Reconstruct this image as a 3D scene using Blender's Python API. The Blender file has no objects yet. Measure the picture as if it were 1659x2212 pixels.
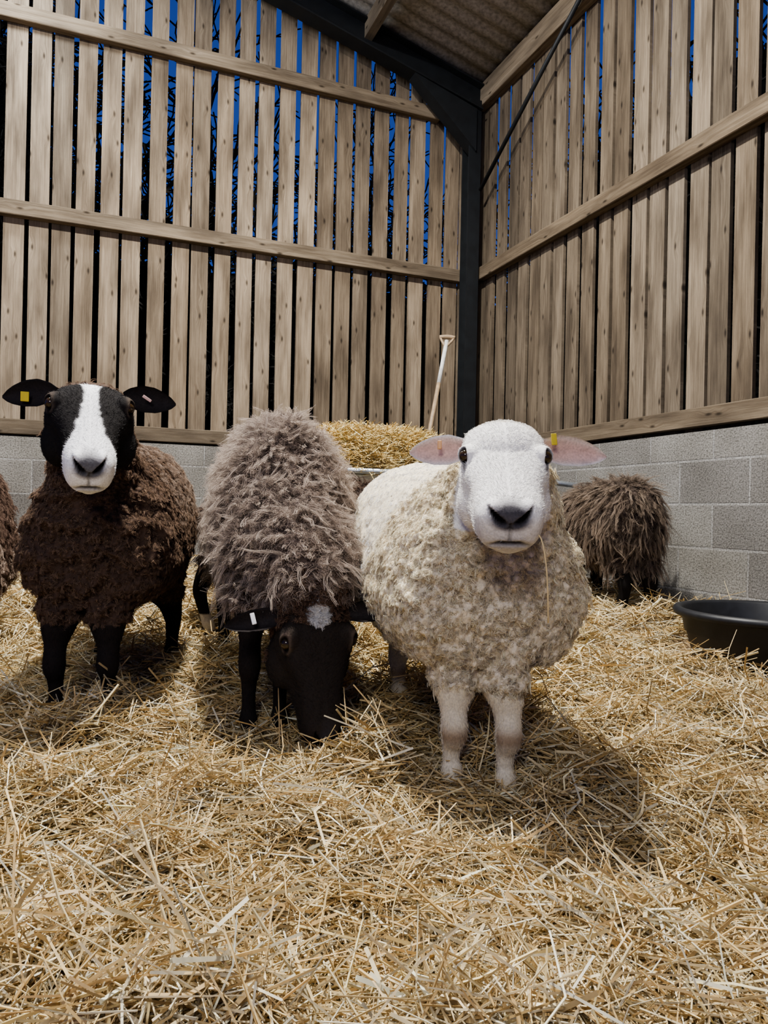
import bpy, math, numpy as np
from mathutils import Vector, Matrix, noise as mnoise
rng=np.random.default_rng(7)
SC=bpy.context.scene; COL=SC.collection
def A(*v): return np.array(v,dtype=float)
def nrm(v):
    v=np.asarray(v,float); return v/np.maximum(np.linalg.norm(v,axis=-1,keepdims=True),1e-9)
# ------------------------------------------------------------ materials
def newmat(name):
    m=bpy.data.materials.new(name); m.use_nodes=True
    nt=m.node_tree; b=nt.nodes['Principled BSDF']; return m,nt,b
def nd(nt,t,ins=None,**pr):
    n=nt.nodes.new(t)
    for k,v in pr.items(): setattr(n,k,v)
    if ins:
        for k,v in ins.items():
            if isinstance(v,bpy.types.NodeSocket): nt.links.new(v,n.inputs[k])
            else: n.inputs[k].default_value=v
    return n
def ramp(nt,fac,stops):
    r=nt.nodes.new('ShaderNodeValToRGB'); nt.links.new(fac,r.inputs[0])
    e=r.color_ramp.elements
    while len(e)<len(stops): e.new(0.5)
    for i,(p,c) in enumerate(stops): e[i].position=p; e[i].color=(*c,1)
    return r.outputs[0]
def mixc(nt,fac,a,b,mode='MIX'):
    n=nt.nodes.new('ShaderNodeMix'); n.data_type='RGBA'; n.blend_type=mode
    for k,v in ((0,fac),(6,a),(7,b)):
        if isinstance(v,bpy.types.NodeSocket): nt.links.new(v,n.inputs[k])
        else: n.inputs[k].default_value=v if k==0 else (*v,1)
    return n.outputs[2]
def bump(nt,b,h,strength,dist):
    n=nd(nt,'ShaderNodeBump',{'Height':h,'Strength':strength,'Distance':dist}); nt.links.new(n.outputs[0],b.inputs['Normal'])
def simple(name,col,rough=.6,metal=0,nscale=20,var=.25,bumpd=.001):
    m,nt,b=newmat(name)
    tc=nd(nt,'ShaderNodeTexCoord'); n=nd(nt,'ShaderNodeTexNoise',{'Vector':tc.outputs['Object'],'Scale':nscale,'Detail':5.})
    c=ramp(nt,n.outputs[0],[(.3,tuple(x*(1-var) for x in col)),(.7,tuple(min(1,x*(1+var)) for x in col))])
    nt.links.new(c,b.inputs['Base Color']); b.inputs['Roughness'].default_value=rough; b.inputs['Metallic'].default_value=metal
    bump(nt,b,n.outputs[0],.5,bumpd); return m
def attr_mat(name,rough=.8,nscale=120,var=.2,bumpd=.002,sheen=0,spec=.3,trans=0):
    m,nt,b=newmat(name)
    at=nd(nt,'ShaderNodeAttribute',attribute_name='Col')
    tc=nd(nt,'ShaderNodeTexCoord'); n=nd(nt,'ShaderNodeTexNoise',{'Vector':tc.outputs['Object'],'Scale':nscale,'Detail':4.})
    g=ramp(nt,n.outputs[0],[(.3,(1-var,)*3),(.7,(1+var*.4,)*3)])
    c=mixc(nt,1.0,at.outputs['Color'],g,'MULTIPLY')
    nt.links.new(c,b.inputs['Base Color']); b.inputs['Roughness'].default_value=rough
    b.inputs['Specular IOR Level'].default_value=spec
    b.inputs['Sheen Weight'].default_value=sheen
    if bumpd: bump(nt,b,n.outputs[0],.6,bumpd)
    if trans:
        t=nd(nt,'ShaderNodeBsdfTranslucent',{'Color':c}); mx=nd(nt,'ShaderNodeMixShader',{0:trans,1:b.outputs[0],2:t.outputs[0]})
        nt.links.new(mx.outputs[0],nt.nodes['Material Output'].inputs[0])
    return m
M_skin=attr_mat('sheep_skin',.85,220,.22,.0015,.0,.10)
M_wool=attr_mat('wool_fibre',.95,30,.12,0,0,.05,.38)
M_fur=attr_mat('short_hair_fibre',.65,30,.1,0,0,.14,.12)
M_straw=attr_mat('straw_stalk',.42,60,.15,0,0,.45,.2)
M_black=simple('black_rubber',(.010,.011,.014),.5,0,30,.3)
M_galv=simple('galvanised_steel',(.42,.46,.50),.45,.8,60,.2)
M_steel=simple('dark_painted_steel',(.007,.009,.011),.6,0,12,.35)
M_eye,nt,b=newmat('eye'); 
tc=nd(nt,'ShaderNodeTexCoord'); n=nd(nt,'ShaderNodeTexNoise',{'Vector':tc.outputs['Object'],'Scale':90.})
nt.links.new(ramp(nt,n.outputs[0],[(.3,(.010,.007,.005)),(.7,(.06,.035,.015))]),b.inputs['Base Color']); b.inputs['Roughness'].default_value=.05
M_hoof=simple('hoof_horn',(.05,.04,.032),.6)
M_yel=simple('yellow_tag_plastic',(.70,.55,.05),.4,0,30,.1)
M_wht=simple('white_tag_plastic',(.75,.76,.78),.4,0,30,.1)
M_pink=simple('pink_tag_plastic',(.75,.50,.45),.4,0,30,.1)
M_orange=simple('orange_tag_plastic',(.7,.35,.12),.4,0,30,.1)
M_bark=simple('tree_bark',(.012,.011,.010),.95,0,20,.3)
M_hedge=simple('dark_hedge',(.006,.008,.006),1,0,14,.5)
M_shaftw=simple('white_painted_wood',(.55,.55,.53),.5,0,30,.2)
M_shaftb=simple('bare_wood_handle',(.30,.22,.14),.6,0,30,.25)
def woodmat(name,light,dark):
    m,nt,b=newmat(name)
    at=nd(nt,'ShaderNodeAttribute',attribute_name='wco'); sp=nd(nt,'ShaderNodeSeparateXYZ',{0:at.outputs['Vector']})
    def mul(s,k): return nd(nt,'ShaderNodeMath',{0:s,1:k},operation='MULTIPLY').outputs[0]
    def add(s,k): return nd(nt,'ShaderNodeMath',{0:s,1:k},operation='ADD').outputs[0]
    rz=mul(sp.outputs[2],37.)
    kc=nd(nt,'ShaderNodeCombineXYZ',{0:add(mul(sp.outputs[0],8.),rz),1:add(mul(sp.outputs[1],2.9),rz)})
    vo=nd(nt,'ShaderNodeTexVoronoi',{'Vector':kc.outputs[0],'Scale':1.},voronoi_dimensions='2D')
    knot=ramp(nt,vo.outputs['Distance'],[(.025,(1,1,1)),(.085,(0,0,0))])
    halo=ramp(nt,vo.outputs['Distance'],[(.05,(1,1,1)),(.25,(0,0,0))])
    gx=add(mul(sp.outputs[0],75.),mul(halo,1.3))
    gc=nd(nt,'ShaderNodeCombineXYZ',{0:gx,1:mul(sp.outputs[1],1.9),2:rz})
    no=nd(nt,'ShaderNodeTexNoise',{'Vector':gc.outputs[0],'Scale':1.3,'Detail':8.,'Roughness':.75,'Distortion':.25})
    c=ramp(nt,no.outputs[0],[(.3,dark),(.5,tuple((x+y)/2 for x,y in zip(light,dark))),(.66,light)])
    c=mixc(nt,knot,c,tuple(x*.45 for x in dark))
    gs=nd(nt,'ShaderNodeCombineXYZ',{0:mul(sp.outputs[0],7.),1:mul(sp.outputs[1],1.3),2:rz})
    st=nd(nt,'ShaderNodeTexNoise',{'Vector':gs.outputs[0],'Scale':1.5,'Detail':5.})
    c=mixc(nt,1.,c,ramp(nt,st.outputs[0],[(.32,(.46,.45,.45)),(.62,(1,1,1))]),'MULTIPLY')
    wn=nd(nt,'ShaderNodeTexWhiteNoise',{'W':sp.outputs[2]},noise_dimensions='1D')
    c=mixc(nt,1.,c,ramp(nt,wn.outputs[0],[(0,(.56,.56,.56)),(.35,(.85,.80,.73)),(.7,(.95,.94,.92)),(1,(1.1,1.07,1.02))]),'MULTIPLY')
    nt.links.new(c,b.inputs['Base Color']); b.inputs['Roughness'].default_value=.85; b.inputs['Specular IOR Level'].default_value=.2
    bump(nt,b,no.outputs[0],.6,.004); return m
M_wood=woodmat('sawn_larch_boards',(.37,.31,.235),(.175,.137,.10))
M_wood2=woodmat('sawn_timber_rail',(.28,.235,.178),(.14,.108,.075))
M_woodr=woodmat('shaded_larch_boards',(.25,.21,.16),(.11,.088,.066))  # same larch darkened for the right wall, its dimmer light put into the colour
M_block,nt,b=newmat('concrete_blockwork')
at=nd(nt,'ShaderNodeAttribute',attribute_name='wco')
bk=nd(nt,'ShaderNodeTexBrick',{'Vector':at.outputs['Vector'],'Scale':1.,'Color1':(.37,.36,.33,1),'Color2':(.25,.24,.225,1),'Mortar':(.43,.425,.41,1),'Mortar Size':.007,'Mortar Smooth':.3,'Brick Width':.45,'Row Height':.225})
n1=nd(nt,'ShaderNodeTexNoise',{'Vector':at.outputs['Vector'],'Scale':110.,'Detail':5.,'Roughness':.7}); n2=nd(nt,'ShaderNodeTexNoise',{'Vector':at.outputs['Vector'],'Scale':4.,'Detail':3.})
c=mixc(nt,1.,bk.outputs[0],ramp(nt,n1.outputs[0],[(.36,(.35,.34,.33)),(.58,(1,1,1))]),'MULTIPLY')
c=mixc(nt,1.,c,ramp(nt,n2.outputs[0],[(.3,(.72,.71,.69)),(.7,(1,1,1))]),'MULTIPLY')
nt.links.new(c,b.inputs['Base Color']); b.inputs['Roughness'].default_value=.9
hh=nd(nt,'ShaderNodeMath',{0:n1.outputs[0],1:bk.outputs['Fac']},operation='SUBTRACT'); bump(nt,b,hh.outputs[0],.8,.008)
M_roof=simple('fibre_cement_sheet',(.26,.24,.21),.95,0,40,.35,.002)
M_floor,nt,b=newmat('straw_litter')
tc=nd(nt,'ShaderNodeTexCoord')
n1=nd(nt,'ShaderNodeTexNoise',{'Vector':tc.outputs['Object'],'Scale':60.,'Detail':6.,'Distortion':2.}); 
c=ramp(nt,n1.outputs[0],[(.3,(.14,.09,.045)),(.5,(.32,.22,.12)),(.7,(.56,.42,.24))])
nt.links.new(c,b.inputs['Base Color']); b.inputs['Roughness'].default_value=.9; bump(nt,b,n1.outputs[0],1,.01)
# ------------------------------------------------------------ mesh helpers
def mesh_np(name,V,F,mats,smooth=True,col=None,wco=None,matidx=None):
    me=bpy.data.meshes.new(name); V=np.asarray(V,np.float32); F=np.asarray(F,np.int32)
    k=F.shape[1]; me.vertices.add(len(V)); me.vertices.foreach_set('co',V.ravel())
    me.loops.add(F.size); me.loops.foreach_set('vertex_index',F.ravel())
    me.polygons.add(len(F)); me.polygons.foreach_set('loop_start',np.arange(0,F.size,k,dtype=np.int32))
    me.polygons.foreach_set('use_smooth',np.full(len(F),smooth))
    for m in (mats if isinstance(mats,(list,tuple)) else [mats]): me.materials.append(m)
    if matidx is not None: me.polygons.foreach_set('material_index',np.asarray(matidx,np.int32))
    me.update(calc_edges=True)
    if col is not None:
        a=me.color_attributes.new('Col','FLOAT_COLOR','POINT'); c=np.ones((len(V),4),np.float32); c[:,:3]=col; a.data.foreach_set('color',c.ravel())
    if wco is not None:
        a=me.attributes.new('wco','FLOAT_VECTOR','POINT'); a.data.foreach_set('vector',np.asarray(wco,np.float32).ravel())
    return me
def addobj(name,me,parent=None,**props):
    o=bpy.data.objects.new(name,me); COL.objects.link(o)
    if parent is not None:
        o.parent=parent; o.matrix_parent_inverse=Matrix.Translation(parent.location).inverted()
    for k,v in props.items(): o[k]=v
    return o
def empty(name,loc,**props):
    o=bpy.data.objects.new(name,None); o.location=[float(x) for x in loc]; o.empty_display_size=.1; COL.objects.link(o)
    for k,v in props.items(): o[k]=v
    return o
def strips(P,R,sides,rs):
    m,k,_=P.shape
    T=nrm(P[:,-1]-P[:,0]); r=nrm(rs.normal(size=(m,3))); a=nrm(np.cross(T,r)); b=np.cross(T,a)
    if sides==2: off=np.stack([a,-a],1)
    else:
        th=np.arange(sides)*2*np.pi/sides; off=a[:,None]*np.cos(th)[None,:,None]+b[:,None]*np.sin(th)[None,:,None]
    V=P[:,:,None,:]+off[:,None,:,:]*R[:,:,None,None]
    idx=np.arange(m*k*sides).reshape(m,k,sides)
    if sides==2: F=np.stack([idx[:,:-1,0],idx[:,:-1,1],idx[:,1:,1],idx[:,1:,0]],-1).reshape(-1,4)
    else:
        nx=np.roll(idx,-1,axis=2); F=np.stack([idx[:,:-1],nx[:,:-1],nx[:,1:],idx[:,1:]],-1).reshape(-1,4)
    return V.reshape(-1,3),F
def catmull(arr,sub):
    arr=np.asarray(arr,float); n=len(arr); out=[]
    for i in range(n-1):
        p0=arr[max(i-1,0)];p1=arr[i];p2=arr[i+1];p3=arr[min(i+2,n-1)]
        for j in range(sub):
            t=j/sub; out.append(.5*((2*p1)+(-p0+p2)*t+(2*p0-5*p1+4*p2-p3)*t*t+(-p0+3*p1-3*p2+p3)*t**3))
    out.append(arr[-1]); return np.array(out)
def loft(C,X,Y,hw,ht,hb,e=2.,seg=28,et=None):
    C=np.asarray(C);n=len(C);V=[]
    th=np.arange(seg)*2*np.pi/seg; cs=np.cos(th);sn=np.sin(th)
    for i in range(n):
        e1=e if et is None else et[i]
        p=np.where(sn>0,2/e1,2/e); cx=np.sign(cs)*np.abs(cs)**p; sy=np.sign(sn)*np.abs(sn)**p
        h=np.where(sn>0,ht[i],hb[i]); V.append(C[i]+np.outer(cx*hw[i],X[i])+np.outer(sy*h,Y[i]))
    V=np.concatenate(V+[C[:1],C[-1:]]); F=[]
    for i in range(n-1):
        for j in range(seg):
            k=(j+1)%seg; F.append((i*seg+j,i*seg+k,(i+1)*seg+k)); F.append((i*seg+j,(i+1)*seg+k,(i+1)*seg+j))
    a=n*seg
    for j in range(seg):
        k=(j+1)%seg; F.append((a,k,j)); F.append((a+1,(n-1)*seg+j,(n-1)*seg+k))
    return V,np.array(F)
def tube(pts,rad,seg=16,sub=4,ref=None):
    D=catmull(np.column_stack([np.asarray(pts,float),rad]),sub) if sub>1 else np.column_stack([np.asarray(pts,float),rad])
    P=D[:,:3];r=np.maximum(D[:,3],.001); T=nrm(np.gradient(P,axis=0)); 
    ref=A(1,0,0) if ref is None else ref
    if abs(np.dot(T.mean(0),ref))>.8: ref=A(0,1,0)
    X=nrm(ref-T*(T@ref)[:,None]); Y=np.cross(T,X); return loft(P,X,Y,r,r,r,2,seg)
def join(parts):
    Vs=[];Fs=[];o=0
    for V,F in parts: Vs.append(V);Fs.append(F+o);o+=len(V)
    return np.concatenate(Vs),np.concatenate(Fs)
def ellipsoid(c,ax,r,seg=20):
    ts=np.linspace(-1,1,13); C=[c+ax[0]*(r[0]*math.sin(t*math.pi/2)) for t in ts]; k=[max(.02,math.cos(t*math.pi/2)) for t in ts]
    return loft(C,[ax[1]]*13,[ax[2]]*13,[r[1]*q for q in k],[r[2]*q for q in k],[r[2]*q for q in k],2,seg)
def boxes(L):
    V=np.concatenate(L); f=np.array([(0,1,2,3),(7,6,5,4),(0,4,5,1),(1,5,6,2),(2,6,7,3),(3,7,4,0)])
    F=np.concatenate([f+8*i for i in range(len(L))]); return V,F
def fixn(o):
    import bmesh
    bm=bmesh.new(); bm.from_mesh(o.data); bmesh.ops.recalc_face_normals(bm,faces=bm.faces); bm.to_mesh(o.data); bm.free()
# ------------------------------------------------------------ ground
def gz(x,y):
    x=np.asarray(x,float);y=np.asarray(y,float)
    b=.09*np.clip(y-1.7,0,2.3)
    b=b+.018*np.sin(3.1*x+1)*np.sin(2.7*y)+.014*np.sin(7*x+2*y)*np.cos(5*y-x)+.011*np.sin(9*y-4*x)+.009*np.sin(13*x+5*y)*np.sin(15*y-3*x)
    fg=np.clip((1.62-y)/.2,0,1)
    b=b+fg*(.034*np.sin(6.3*x+2.2*np.sin(4*y))*np.sin(8*y+1.3*np.sin(5*x))+.017*np.sin(17*x-6*y)*np.sin(19*y+4*x))
    b=b+.065*np.exp(-((x+.14)**2/.06+(y-1.68)**2/.02))
    return b
gx=np.linspace(-9,9,420);gy=np.linspace(-2.5,13,380);GX,GY=np.meshgrid(gx,gy,indexing='ij')
V=np.column_stack([GX.ravel(),GY.ravel(),(gz(GX,GY)-.012).ravel()])
idx=np.arange(420*380).reshape(420,380);F=np.stack([idx[:-1,:-1],idx[1:,:-1],idx[1:,1:],idx[:-1,1:]],-1).reshape(-1,4)
addobj('floor',mesh_np('floor',V,F,M_floor),kind='structure')
# ------------------------------------------------------------ walls
CR=A(.69,6.15,0); dL=A(.929,.371,0); nL=A(-.371,.929,0); dR=A(-.371,.929,0); nR=A(.929,.371,0)
def LW(s,o,z): return CR-s*dL+o*nL+A(0,0,z)
def RW(t,o,z): return CR-t*dR+o*nR+A(0,0,z)
def zr(s): return 4.18+.27*s
def wallbox(W,s0,s1,o0,o1,z0,z1a,z1b,tilt=0):
    return np.array([W(s0,o0,z0),W(s1,o0,z0),W(s1+tilt,o0,z1b),W(s0+tilt,o0,z1a),W(s0,o1,z0),W(s1,o1,z0),W(s1+tilt,o1,z1b),W(s0+tilt,o1,z1a)])
def build_wall(name,W,smax,top,gap,seed,wm,w0=.114,w1=.13):
    r=np.random.default_rng(seed); L=[];wc=[];mi=[];s=-.02
    while s<smax:
        w=r.uniform(w0,w1); off=r.uniform(-.004,.004); t=r.uniform(-.012,.012)
        L.append(wallbox(W,s,s+w,.062+off,.084+off,1.04,top(s),top(s+w),t)); k=r.uniform(0,100)
        zt=top(s); wc+= [(0,1.04,k),(w,1.04,k),(w,zt,k),(0,zt,k)]*2; mi+=[0]*6
        s+=w+gap*r.uniform(.5,1.5)
    L.append(wallbox(W,-.1,smax,.0,.1,-.2,1.10,1.10)); wc+=[(0,-.025,0),(smax+.1,-.025,0),(smax+.1,1.275,0),(0,1.275,0)]*2; mi+=[1]*6
    V,F=boxes(L)
    o=addobj(name,mesh_np(name,V,F,[wm,M_block],False,wco=wc,matidx=mi),kind='structure'); fixn(o); return o
build_wall('wall_left',LW,5.6,lambda s:zr(max(s,0))-.02,.036,3,M_wood,.112,.128)
build_wall('wall_right',RW,7.5,lambda s:4.15,.036,5,M_woodr,.112,.128)
ti=[0]
def rail(W,s0,s1,o0,o1,z0,z1,mat=None):
    ti[0]+=1; n='trim_%d'%ti[0]
    c=wallbox(W,s0,s1,o0,o1,z0,z1,z1)
    k=ti[0]*7.3; wc=[(0,s0,k),(0,s1,k),(z1-z0,s1,k),(z1-z0,s0,k),(.3,s0,k),(.3,s1,k),(.4,s1,k),(.4,s0,k)]
    V,F=boxes([c]); o=addobj(n,mesh_np(n,V,F,mat or M_wood2,False,wco=wc),kind='structure'); fixn(o)
    bv=o.modifiers.new('b','BEVEL'); bv.width=.004; return o
rail(LW,.05,5.6,-.005,.062,1.115,1.215); rail(LW,.05,5.6,-.005,.062,2.56,2.66); rail(LW,.32,5.6,-.005,.062,3.85,3.95)
rail(RW,.1,7.5,-.005,.062,1.125,1.225); rail(RW,.1,7.5,-.005,.062,2.56,2.66); rail(RW,.05,7.5,-.02,.06,3.97,4.15)
for s in (1.0,2.2,3.4,4.6):
    ti[0]+=1; n='trim_%d'%ti[0]
    def Q(t,ss,z): return CR-ss*dL-t*dR+A(0,0,z)
    z=zr(s); c=np.array([Q(0,s-.03,z-.19),Q(7.5,s-.03,z-.19),Q(7.5,s-.03,z-.05),Q(0,s-.03,z-.05),Q(0,s+.03,z-.18),Q(7.5,s+.03,z-.18),Q(7.5,s+.03,z-.04),Q(0,s+.03,z-.04)])
    V,F=boxes([c]); o=addobj(n,mesh_np(n,V,F,M_wood2,False,wco=[(0,0,s),(0,7.5,s),(.1,7.5,s),(.1,0,s),(.2,0,s),(.2,7.5,s),(.3,7.5,s),(.3,0,s)]),kind='structure'); fixn(o)
nt_=700; tt=np.linspace(-.2,7.6,nt_); ss=np.linspace(-.15,5.9,12)
T2,S2=np.meshgrid(tt,ss,indexing='ij'); P=CR[None,None]-S2[...,None]*dL-T2[...,None]*dR
Z=zr(S2)+.010*np.sin(T2*2*np.pi/.15); P[...,2]=Z; V=P.reshape(-1,3); idx=np.arange(nt_*12).reshape(nt_,12)
F=np.stack([idx[:-1,:-1],idx[1:,:-1],idx[1:,1:],idx[:-1,1:]],-1).reshape(-1,4)
o=addobj('ceiling',mesh_np('ceiling',V,F,M_roof),kind='structure'); sm=o.modifiers.new('s','SOLIDIFY'); sm.thickness=.012
def ibeam(p0,p1,X,Y,w,h,tf=.012,tw=.009):
    L=[]
    for (x0,x1,y0,y1) in ((-w/2,w/2,-h/2,-h/2+tf),(-w/2,w/2,h/2-tf,h/2),(-tw/2,tw/2,-h/2+tf,h/2-tf)):
        L.append(np.array([p+X*x+Y*y for p in (p0,p1) for x,y in ((x0,y0),(x1,y0),(x1,y1),(x0,y1))]))
    return L
cc=CR-dL*.075-dR*.085
V,F=boxes(ibeam(cc+A(0,0,-.1),cc+A(0,0,4.0),nrm(dL),nrm(dR),.105,.125))
o=addobj('steel_column',mesh_np('c',V,F,M_steel,False),label='dark painted steel barn column standing in the corner',category='column'); fixn(o)
up=nrm(A(*( -dL[:2]*1.0),.27))
yv=nrm(np.cross(nrm(dR),up)); 
if yv[2]<0: yv=-yv
p0=CR-dR*.11+A(0,0,zr(0)-.17); p1=p0+up*5.9
L=ibeam(p0,p1,nrm(dR),yv,.14,.2)
hz=.34; q0=p0-dL*.05-yv*.1; q1=p0+up*.62-yv*.1
X=nrm(dR); L.append(np.array([q0-X*.06,q1-X*.06,q1-X*.06-yv*.01,q0-X*.06-A(0,0,hz),q0+X*.06,q1+X*.06,q1+X*.06-yv*.01,q0+X*.06-A(0,0,hz)]))
V,F=boxes(L); o=addobj('steel_rafter',mesh_np('r',V,F,M_steel,False),label='dark painted steel rafter sloping up from the corner column',category='beam'); fixn(o)
V,F=tube([RW(.2,-.05,3.25),RW(1.65,-.05,4.08)],[.016,.016],10,1); addobj('steel_brace',mesh_np('b',V,F,M_steel),label='dark steel diagonal brace between column and eaves timber',category='brace')
# ------------------------------------------------------------ outside
def outside(p,m=.3): return max((p-CR)@nL,(p-CR)@nR)>m
def tree(seed,base,H):
    r=np.random.default_rng(seed); E=[]
    def grow(p,d,l,rad,k):
        n=3; q=p
        for i in range(n):
            d=nrm(d+r.normal(size=3)*.15); q2=q+d*l/n
            if not outside(q2): 
                d=nrm(d+1.2*(nL if (q2-CR)@nL>(q2-CR)@nR else nR)); q2=q+d*l/n
                if not outside(q2): return
            E.append((q,q2,rad*(1-i*.12),rad*(1-(i+1)*.12))); q=q2
            if k>0 and i<n-1 and r.random()<.9 and k<7: grow(q,nrm(d+r.normal(size=3)*.8),l*.66,rad*.5,k-1)
        if k>0:
            for _ in range(2): grow(q,nrm(d+r.normal(size=3)*.5+A(0,0,.06)),l*.77,rad*.64,k-1)
    grow(A(*base),A(0,0,1),H,.10,6)
    P=np.array([[e[0],e[1]] for e in E]);R=np.array([[max(e[2],.0078),max(e[3],.0068)] for e in E])
    return strips(P,R,3,r)
for i,(b0,s_,H_) in enumerate([(LW(-.5,2.2,0),11,1.5),(LW(.7,2.3,0),12,1.5),(LW(2.0,2.3,0),19,1.55),(LW(3.2,2.1,0),13,1.65),(LW(4.6,2.,0),14,1.7),(RW(1.0,2.1,0),15,1.5),(RW(2.4,1.9,0),16,1.5),(RW(3.8,2.1,0),17,1.5)]):
    V,F=tree(s_,(b0[0],b0[1],float(gz(b0[0],b0[1]))-.05),H_); addobj('bare_tree',mesh_np('tree',V,F,M_bark,False),label='bare leafless tree silhouetted outside the slatted wall',category='tree',group='trees outside the barn')
def hedge(W,s0,s1,o0,h,seed,n=5000):
    r=np.random.default_rng(seed)
    s=r.uniform(s0,s1,n);o=r.uniform(o0-.25,o0+.45,n); z=r.uniform(0,h,n)*1.0
    P0=CR-s[:,None]*( dL if W is LW else dR)+o[:,None]*(nL if W is LW else nR); P0[:,2]=z
    d=nrm(r.normal(size=(n,3))+A(0,0,.7)); P=np.stack([P0,P0+d*r.uniform(.1,.35,(n,1))],1)
    tw=strips(P,np.full((n,2),.009),3,r)
    core,cf=boxes([wallbox(W,s0,s1,o0,o0+.25,-.1,h-.3,h-.3)])
    return np.concatenate([core,tw[0]]),np.concatenate([cf,tw[1]+8])
for W,a,b_,h,o0 in ((LW,-1.5,6.5,3.0,1.1),(RW,-.5,8,4.0,1.1),(LW,3.3,7.2,4.7,1.6)):
    V,F=hedge(W,a,b_,o0,h,4,9000); addobj('hedge',mesh_np('hedge',V,F,M_hedge,False),label='dark dense hedge growing outside the slatted wall',category='hedge')
# ------------------------------------------------------------ straw
PAL=np.array([[.86,.67,.36],[.94,.81,.52],[.74,.53,.25],[.96,.90,.70],[.56,.39,.17],[.80,.65,.34]])
def straw(P0,yaw,pitch,L,w,bend,rs,shade,sides=3):
    n=len(P0); d=np.column_stack([np.cos(yaw)*np.cos(pitch),np.sin(yaw)*np.cos(pitch),np.sin(pitch)])
    side=np.column_stack([-np.sin(yaw),np.cos(yaw),rs.normal(size=n)*.4]); t=np.array([-.5,0,.5])
    P=P0[:,None]+d[:,None]*(L[:,None]*t[None])[...,None]; P[:,1]+=side*(bend*L)[:,None]
    R=np.repeat(w[:,None],3,1)*A(1,1,.75)
    V,F=strips(P,R,sides,rs)
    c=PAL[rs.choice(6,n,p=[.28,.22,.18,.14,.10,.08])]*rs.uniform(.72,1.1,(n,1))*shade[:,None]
    return V,F,np.repeat(np.minimum(c,.95),3*sides,0)
rs=np.random.default_rng(21)
N=160000
y=.78*(5.6/.78)**rs.random(N); x=rs.uniform(-1,1,N)*(.9+.65*y)
TUB=(1.53,2.92)
ok=((x-.69)*.929+(y-6.15)*.371<-.12)&((x-.69)*-.371+(y-6.15)*.929<-.12)&(np.hypot(x-TUB[0],y-TUB[1])>.38); x=x[ok];y=y[ok];n=len(x)
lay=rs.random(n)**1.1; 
tuft=np.clip(np.sin(11*x+3*np.sin(5*y))*np.sin(12*y+2*np.sin(7*x)),0,1)
z=gz(x,y)-.008+lay*(.04+.08*tuft)
pitch=rs.normal(size=n)*(.2+.27*tuft); up_=rs.random(n)<.08; pitch[up_]=rs.uniform(.2,1.0,up_.sum()); 
L=rs.uniform(.03,.13,n)+.09*((rs.random(n)<.25)&~up_); w=rs.uniform(.0008,.0019,n); big=rs.random(n)<.12; w[big]=rs.uniform(.002,.0034,big.sum()); w*=(1+.22*np.clip(y-1.4,0,3))
z=z+np.abs(np.sin(pitch))*L*.35
parts_=[straw(np.column_stack([x,y,z]),rs.uniform(0,2*np.pi,n),pitch,L,w,rs.normal(size=n)*.15,rs,.56+.46*lay)]  # lower stalks get darker colour, painting shade into the gaps
FA=[(.165,1.695),(.285,1.68),(.06,2.30),(.29,2.33)]; FB=[(-.92,2.10),(-.77,2.10),(-1.02,2.70),(-.765,2.70)]; FC=[(-.355,2.00),(-.275,2.03),(-.60,2.82),(-.33,2.80)]
for fx,fy in FA+FB+FC+[(1.17,3.64),(1.30,3.66),(-.18,1.84),(-.12,1.80),(-.24,1.84),(-.05,1.78),(-.15,1.76)]:
    m=320; a_=rs.uniform(0,6.28,m); q=.045+np.abs(rs.normal(size=m))*.06; X_=fx+np.cos(a_)*q; Y_=fy+np.sin(a_)*q
    parts_.append(straw(np.column_stack([X_,Y_,gz(X_,Y_)+rs.uniform(.01,.05,m)*np.exp(-q/.12)*1.4]),a_+np.pi/2+rs.normal(size=m)*.5,rs.normal(size=m)*.35,rs.uniform(.04,.12,m),rs.uniform(.0009,.002,m),rs.normal(size=m)*.1,rs,rs.uniform(.75,1,m)))
Vs=[];Fs=[];Cs=[];o_=0
for v,f,c in parts_: Vs.append(v);Fs.append(f+o_);Cs.append(c);o_+=len(v)
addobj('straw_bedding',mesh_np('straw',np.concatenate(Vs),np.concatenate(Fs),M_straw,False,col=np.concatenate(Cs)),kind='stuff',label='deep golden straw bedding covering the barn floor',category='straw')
# ------------------------------------------------------------ sheep
TOR=np.array([(0,.22,.74,.48),(.025,.55,.88,.30),(.09,.84,.96,.13),(.25,.97,1.,.04),(.5,1.,.98,0),(.72,1.,.96,0),(.86,.97,.90,.01),(.94,.86,.78,.05),(.985,.58,.66,.18),(1,.22,.56,.32)])
HEAD=np.array([(-.04,.056,.04,-.05),(0,.076,.060,-.07),(.04,.088,.066,-.09),(.085,.090,.062,-.105),(.13,.080,.054,-.098),(.17,.069,.048,-.086),(.205,.062,.043,-.077),(.235,.060,.040,-.073),(.262,.056,.035,-.067),(.281,.046,.025,-.055),(.291,.028,.009,-.034)])
def fbm(V,sc,seed):
    out=np.empty(len(V)); s=seed*13.7
    for i,(a,b,c) in enumerate((V*sc).tolist()): out[i]=mnoise.noise((a+s,b,c-s))
    return out
def cell(V,sc):
    out=np.empty(len(V)); vo=mnoise.voronoi
    for i,q in enumerate((V*sc).tolist()): out[i]=vo(q)[0][0]
    return out
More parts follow.
